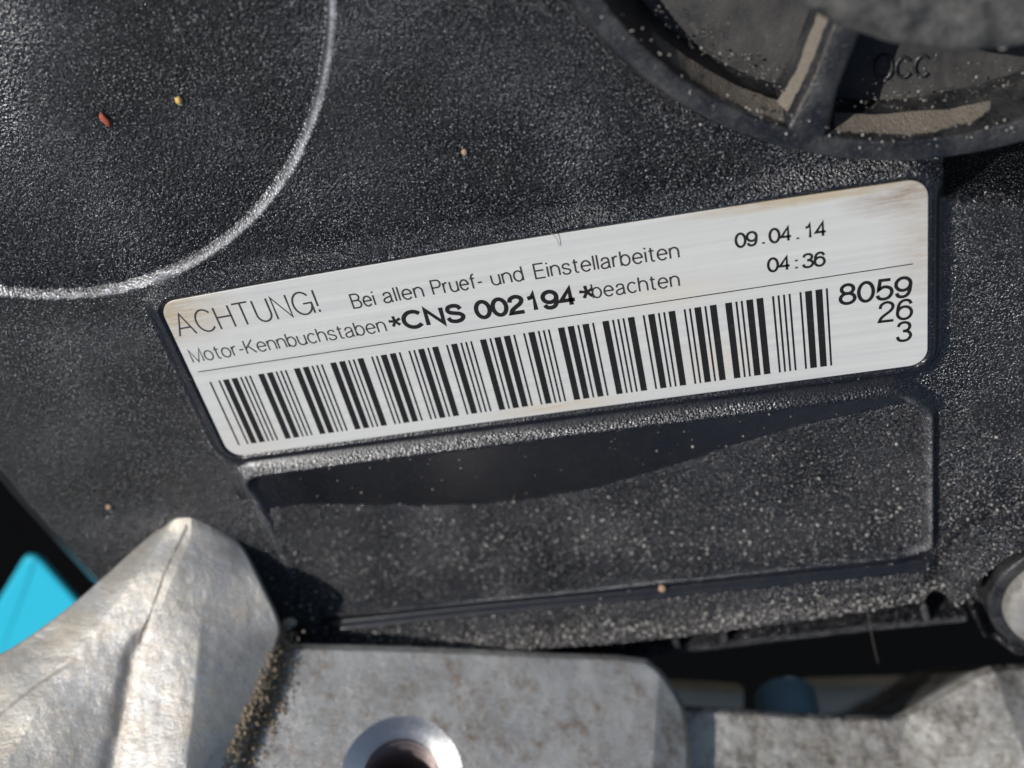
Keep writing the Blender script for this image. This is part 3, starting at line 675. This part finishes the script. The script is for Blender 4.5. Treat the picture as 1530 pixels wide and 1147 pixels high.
# roll the borders down into side walls
bord = np.arange(nu); rl = np.zeros((nv, nu))
V = H.reshape(-1, 3); idx = np.arange(nu*nv).reshape(nv, nu)
Fq = np.stack([idx[:-1, :-1], idx[1:, :-1], idx[1:, 1:], idx[:-1, 1:]], -1).reshape(-1, 4)
loop = np.concatenate([idx[::-1, 0], idx[0, 1:], idx[1:, -1]]); L = V[loop].copy()
ctr = L.mean(0); steps = [(0.12, -0.10), (0.22, -0.32), (0.26, -0.7), (0.2, -3), (-1.5, -14), (-3, -30)]
tn = np.gradient(L[:, :2], axis=0); tn /= np.linalg.norm(tn, axis=1)[:, None]+1e-9; on = np.stack([-tn[:, 1], tn[:, 0]], -1)
ks = 5; on = np.stack([np.convolve(np.pad(on[:, i], ks, 'edge'), np.ones(2*ks+1)/(2*ks+1), 'valid') for i in range(2)], -1)
prev = loop; VV = [V]; FF = [Fq]; n0 = len(V)
for (o_, dz) in steps:
    W = L.copy(); W[:, :2] += on*o_; W[:, 2] += dz; VV.append(W); cur = np.arange(n0, n0+len(L)); n0 += len(L)
    FF.append(np.stack([prev[:-1], prev[1:], cur[1:], cur[:-1]], -1)); prev = cur
dd_ = dirt.reshape(-1); dd_ = np.concatenate([dd_]+[dd_[loop]]*len(steps))
make('horn', from_b(np.vstack(VV)), np.vstack(FF), M['alu_horn'], br, attrs={'dirt': dd_})

# ------------------------------------------------------------------ grit
ICO = None
def ico():
    global ICO
    if ICO is None:
        t = (1+5**.5)/2
        v = np.array([(-1, t, 0), (1, t, 0), (-1, -t, 0), (1, -t, 0), (0, -1, t), (0, 1, t), (0, -1, -t), (0, 1, -t), (t, 0, -1), (t, 0, 1), (-t, 0, -1), (-t, 0, 1)], float)
        v /= np.linalg.norm(v[0])
        f = np.array([(0, 11, 5), (0, 5, 1), (0, 1, 7), (0, 7, 10), (0, 10, 11), (1, 5, 9), (5, 11, 4), (11, 10, 2), (10, 7, 6), (7, 1, 8), (3, 9, 4), (3, 4, 2), (3, 2, 6), (3, 6, 8), (3, 8, 9), (4, 9, 5), (2, 4, 11), (6, 2, 10), (8, 6, 7), (9, 8, 1)])
        ICO = (v, f)
    return ICO
def grains(name, pos, rad, mat, parent=None, origin=None, **kw):
    v, f = ico(); V = []; Fc = []; n = len(pos)
    J = rng.uniform(0.65, 1.25, (n, 12, 1)); sc = rng.uniform(0.7, 1.2, (n, 1, 3))
    A = v[None]*J*sc*np.asarray(rad)[:, None, None]+np.asarray(pos)[:, None, :]
    Fa = (f[None]+(np.arange(n)*12)[:, None, None]).reshape(-1, 3)
    o = make(name, A.reshape(-1, 3), Fa, mat, parent, smooth=False, origin=origin); o['kind'] = 'stuff'; tag(o, **kw); return o
# dirt packed in the crease between horn and pad
line = np.array([(418, 945), (412, 985), (398, 1035), (378, 1075), (358, 1115), (335, 1165)], float)
pos = []; rad = []
for k in range(4200):
    t = rng.uniform(0, 1)*(len(line)-1); i = int(min(t, len(line)-2)); q = line[i]+(line[i+1]-line[i])*(t-i)
    g = abs(rng.normal(0, 1)); off = -14+g*22*(0.7+0.3*t/5); h = 2.1*math.exp(-((off+8)/18)**2)
    a_ = Q(q[0]+off+rng.normal(0, 3), q[1]+rng.normal(0, 6), 0)
    if rng.uniform() < 0.15: h = 0.0
    pos.append(from_b(np.array([a_[0], a_[1], h*rng.uniform(0.3, 1.0)+0.05]))); rad.append(rng.choice([0.09, 0.13, 0.18, 0.26], p=[.35, .35, .22, .08]))
grains('packed_dirt', pos, rad, M['grit'], br)
# grit on flange
pos = []; rad = []
for k in range(2600):
    if rng.uniform() < 0.5: px, py = rng.uniform(1110, 1500), rng.uniform(1066, 1150)
    else:
        c0 = [(1230, 1110), (1330, 1085), (1300, 1140), (1160, 1080)][rng.integers(4)]; px, py = rng.normal(c0[0], 30), rng.normal(c0[1], 18)
    q = Q(px, py, -5); zz = fl_z(np.array([q[0]]), np.array([q[1]]))[0]
    if zz < -8 or sd_poly(np.array([q[0]]), np.array([q[1]]), flp)[0] > -0.5: continue
    pos.append(from_b(np.array([q[0], q[1], zz+0.04]))); rad.append(rng.choice([0.06, 0.1, 0.16], p=[.55, .33, .12]))
grains('flange_grit', pos, rad, M['grit_pale'], br)
# sparse pits of dirt on the pad
pos = []; rad = []
for k in range(900):
    q = Q(rng.uniform(430, 1000), rng.uniform(985, 1147), 0); xx, yy = np.array([q[0]]), np.array([q[1]])
    if np.hypot(q[0]-hc[0], q[1]-hc[1]) < hr+0.4 or sd_poly(xx, yy, padp)[0] > -0.6: continue
    pos.append(from_b(np.array([q[0], q[1], pad_z(xx, yy)[0]+0.02]))); rad.append(rng.choice([0.04, 0.07, 0.1], p=[.5, .3, .2]))
grains('pad_grit', pos, rad, M['grit_pale'], br)
# sand over the lower half of the cover
def on_cover(x, y): return cover_z(np.array([[x]]), np.array([[y]]))[0, 0]
n = 14000; X = rng.uniform(-60, 58, n*3); Y = rng.uniform(-43.2, 30, n*3)
wgt = np.clip(0.04+0.9*sstep(-14, -36, Y), 0, 1)*np.where(Y > -14, 0.35, 1); wgt = wgt*np.where(X < -36, 0.4, 1)
sl = sd_poly(X, Y, LAB); wgt = np.where(sl < 0.6, 0, wgt)
yb = np.interp(X, DK[:, 0], DK[:, 1]); wgt = np.where((sd_poly(X, Y, pock, 1.9) < 0) & (Y > yb), 0.03, wgt)
wgt = np.where((np.hypot(X-cc[0], Y-cc[1]) < 33.5) | (np.hypot(X-BOSS[0], Y-BOSS[1]) < 9.5), 0, wgt)
band = np.exp(-((Y+40.8)/1.8)**2)*(X > -34); wgt = np.maximum(wgt, band*1.0); Y = np.where(rng.uniform(0, 1, len(Y)) < 0.12, -41.0+rng.normal(0, 1.1, len(Y)), Y); wgt = np.where((abs(Y+41) < 2) & (X > -34), 1, wgt); wgt = np.where((abs(Y+36.0) < 0.85) & (X > -34) & (X < 35), 0.05, wgt); wgt = np.where((abs(X-36.4) < 0.9) & (Y < -14) & (Y > -34), 0.05, wgt)
ok = (rng.uniform(0, 1, len(X)) < wgt) & (sd_poly(X, Y, outline) < -0.95); X, Y = X[ok], Y[ok]
Z = cover_z(X[:, None], Y[:, None])[:, 0]
rad = rng.choice([0.045, 0.07, 0.11, 0.18], p=[.56, .3, .11, .03], size=len(X))*np.where(abs(Y+41) < 2, 1.1, 1)*np.where(Y > -14, 0.8, 1)
grains('fine_sand', np.stack([X, Y, Z+rad*0.4], -1), rad, M['grit_pale'], None, origin=(0, -38, ZB), label='fine grey sand scattered over the black grained cover', cat='sand')
# grit on the cap
pos = []; rad = []
for k in range(420):
    a = rng.uniform(a0-0.7, a0+0.75); r = rng.choice([rng.uniform(23, 29), 29-abs(rng.normal(0, 0.9)), 29-abs(rng.normal(0, 0.9))])
    if a < a0 and r < 27.5 and rng.uniform() < 0.8: continue
    if abs((a-a0)*r) < 1.9: continue
    pos.append((cc[0]+r*math.cos(a), cc[1]+r*math.sin(a), -3.65+max(0, (r-27.0)*1.6)+0.05)); rad.append(rng.choice([0.04, 0.07, 0.12], p=[.7, .25, .05]))
for k in range(160):
    a = rng.uniform(a0-0.7, a0+0.85); r = rng.uniform(29.7, 32.4); pos.append((cc[0]+r*math.cos(a), cc[1]+r*math.sin(a), 2.0-max(0, r-31.4)*0.6)); rad.append(rng.choice([0.04, 0.08, 0.12]))
grains('cap_grit', pos, rad, M['grit_pale'], cap)

# single crumbs one can point at
def crumb(name, px, py, z, r, mat, stretch, ang, label, cat):
    v, f = ico(); c = P(px, py, z)
    if name != 'cream_grain':
        for _ in range(6): z = on_cover(c[0], c[1])+r*stretch[2]*0.7; c = P(px, py, z)
    # one subdivision for a rounder pebble
    vs = [tuple(q) for q in v]; fs = []; mid = {}
    def mp(a, b_):
        k = (min(a, b_), max(a, b_))
        if k not in mid: q = (np.array(vs[a])+np.array(vs[b_])); q /= np.linalg.norm(q); vs.append(tuple(q)); mid[k] = len(vs)-1
        return mid[k]
    for (a, b_, d) in f: e, g, h = mp(a, b_), mp(b_, d), mp(d, a); fs += [(a, e, h), (e, b_, g), (h, g, d), (e, g, h)]
    V = np.array(vs)*rng.uniform(0.82, 1.12, (len(vs), 1))*r*np.array(stretch); ca, sa = math.cos(ang), math.sin(ang)
    V = np.stack([V[:, 0]*ca-V[:, 1]*sa, V[:, 0]*sa+V[:, 1]*ca, V[:, 2]], -1)+c
    o = make(name, V, np.array(fs), mat, None, origin=c); tag(o, label=label, cat=cat)
crumb('rust_flake', 157, 179, -1.95, 0.75, M['red'], (0.45, 1.0, 0.3), 0.35, 'rust red flake lying on the black cover in the upper left recess', 'flake')
crumb('yellow_grain', 267, 150, -1.85, 0.32, M['yellow'], (1, 1.1, 0.8), 0.3, 'tiny golden yellow grain on the black cover right of the red flake', 'grain')
crumb('tan_crumb', 694, 227, -0.9, 0.3, M['orange'], (1, 1, 0.7), 0.3, 'tiny tan crumb on the open black grain above the middle of the sticker', 'crumb')
crumb('brown_crumb', 163, 757, -0.9, 0.42, M['orange'], (1, 0.8, 0.7), 0.3, 'brown crumb on the black cover left of the pointed bracket horn', 'crumb')
c = Q(432, 931, 0)
crumb('pale_pebble', 432, 931, -1.2, 0.8, M['pale'], (1.2, 0.9, 0.8), 0.1, 'pale cream pebble on the cover right beside the bracket horn', 'pebble')
crumb('orange_pebble', 990, 879, -0.6, 0.5, M['orange'], (1, 1.1, 0.8), 0.1, 'orange brown pebble near the cover\'s lower edge under the empty pocket', 'pebble')
crumb('cream_grain', 1498, 64, 7.6, 0.42, M['pale'], (1, 1.2, 0.8), 0.1, 'cream grain stuck under the edge of the round cap\'s hub', 'grain')
def fibre(pts, r, label):
    p = np.array(smooth_prof([tuple(q) for q in pts], 6)); V = []; k = 5
    for i, q in enumerate(p):
        for j in range(k):
            a = 2*math.pi*j/k; V.append((q[0]+r*math.cos(a), q[1]+r*math.sin(a)*0.7, q[2]+r*math.sin(a)*0.7))
    Fc = [(i*k+j, i*k+(j+1) % k, (i+1)*k+(j+1) % k, (i+1)*k+j) for i in range(len(p)-1) for j in range(k)]
    o = make('fibre', V, Fc, M['fibre'], None, origin=pts[0]); tag(o, label=label, cat='fibre')
fibre([P(819, 344, 0.5), P(826, 350, 0.5), P(832, 357, 0.3), P(836, 367, 0.15)], 0.035, 'short hair lying over the sticker\'s top edge')
fibre([P(1296, 905, -3), P(1300, 935, -2), P(1306, 965, -2.4), P(1312, 990, -3)], 0.016, 'thin pale hair hanging over the dark gap below the cover')

# ------------------------------------------------------------------ things seen in the gaps
# body panel, lower left
pts = [(-95, -75), (-60, -78), (-30, -70), (-30, 10), (-60, 25), (-82, -8)]
pn = empty('body_panel', (-80, -40, -38), label='bright turquoise painted panel seen through the gap at the lower left', cat='car panel')
z = -34.0
pp = [P(-260, 1250, z)[:2], P(-30, 1050, z)[:2], P(-34, 950, z)[:2], P(38, 830, z)[:2], P(60, 838, z)[:2], P(150, 940, z)[:2], P(420, 1180, z)[:2], P(300, 1500, z)[:2]]
sheet('panel_skin', rounded(pp, 2.0, 6), z-0.9, z, M['blue'], pn, bev=0.4)

hs = empty('lower_housing', (25, -75, -26), label='tan cast block lying in shade below the cover between the bracket pads', cat='engine part')
def block(name, quad, zt, zb, mat, parent, bev=0.6): return sheet(name, rounded(quad, 1.5, 5), zb, zt, mat, parent, bev=bev)
z = -16
block('housing_body', [P(940, 1025, z)[:2], P(1112, 1034, z)[:2], P(1108, 1130, z)[:2], P(940, 1130, z)[:2]], z, z-1.5, M['beige'], hs)
block('housing_step', [P(1190, 1026, z)[:2], P(1420, 1020, z)[:2], P(1420, 1130, z)[:2], P(1190, 1130, z)[:2]], z, z-1.5, M['beige'], hs)
z = -9; c = P(1172, 1031, z)[:2]
ft = empty('blue_fitting', (c[0], c[1], z), label='small blue metal socket plug in the dark gap under the cover', cat='fitting')
lathe('collar', smooth_prof([(3.9, -8), (3.9, -1.2), (3.6, -0.2), (2.9, 0.2), (2.2, -0.1), (1.9, -0.8), (1.8, -3)], 5), M['bluegrey'], ft, c, 64)
lathe('socket_pin', smooth_prof([(1.85, -3), (1.0, -1.6), (0.6, -0.8), (0.01, -0.6)], 5), M['steel'], ft, c, 32)
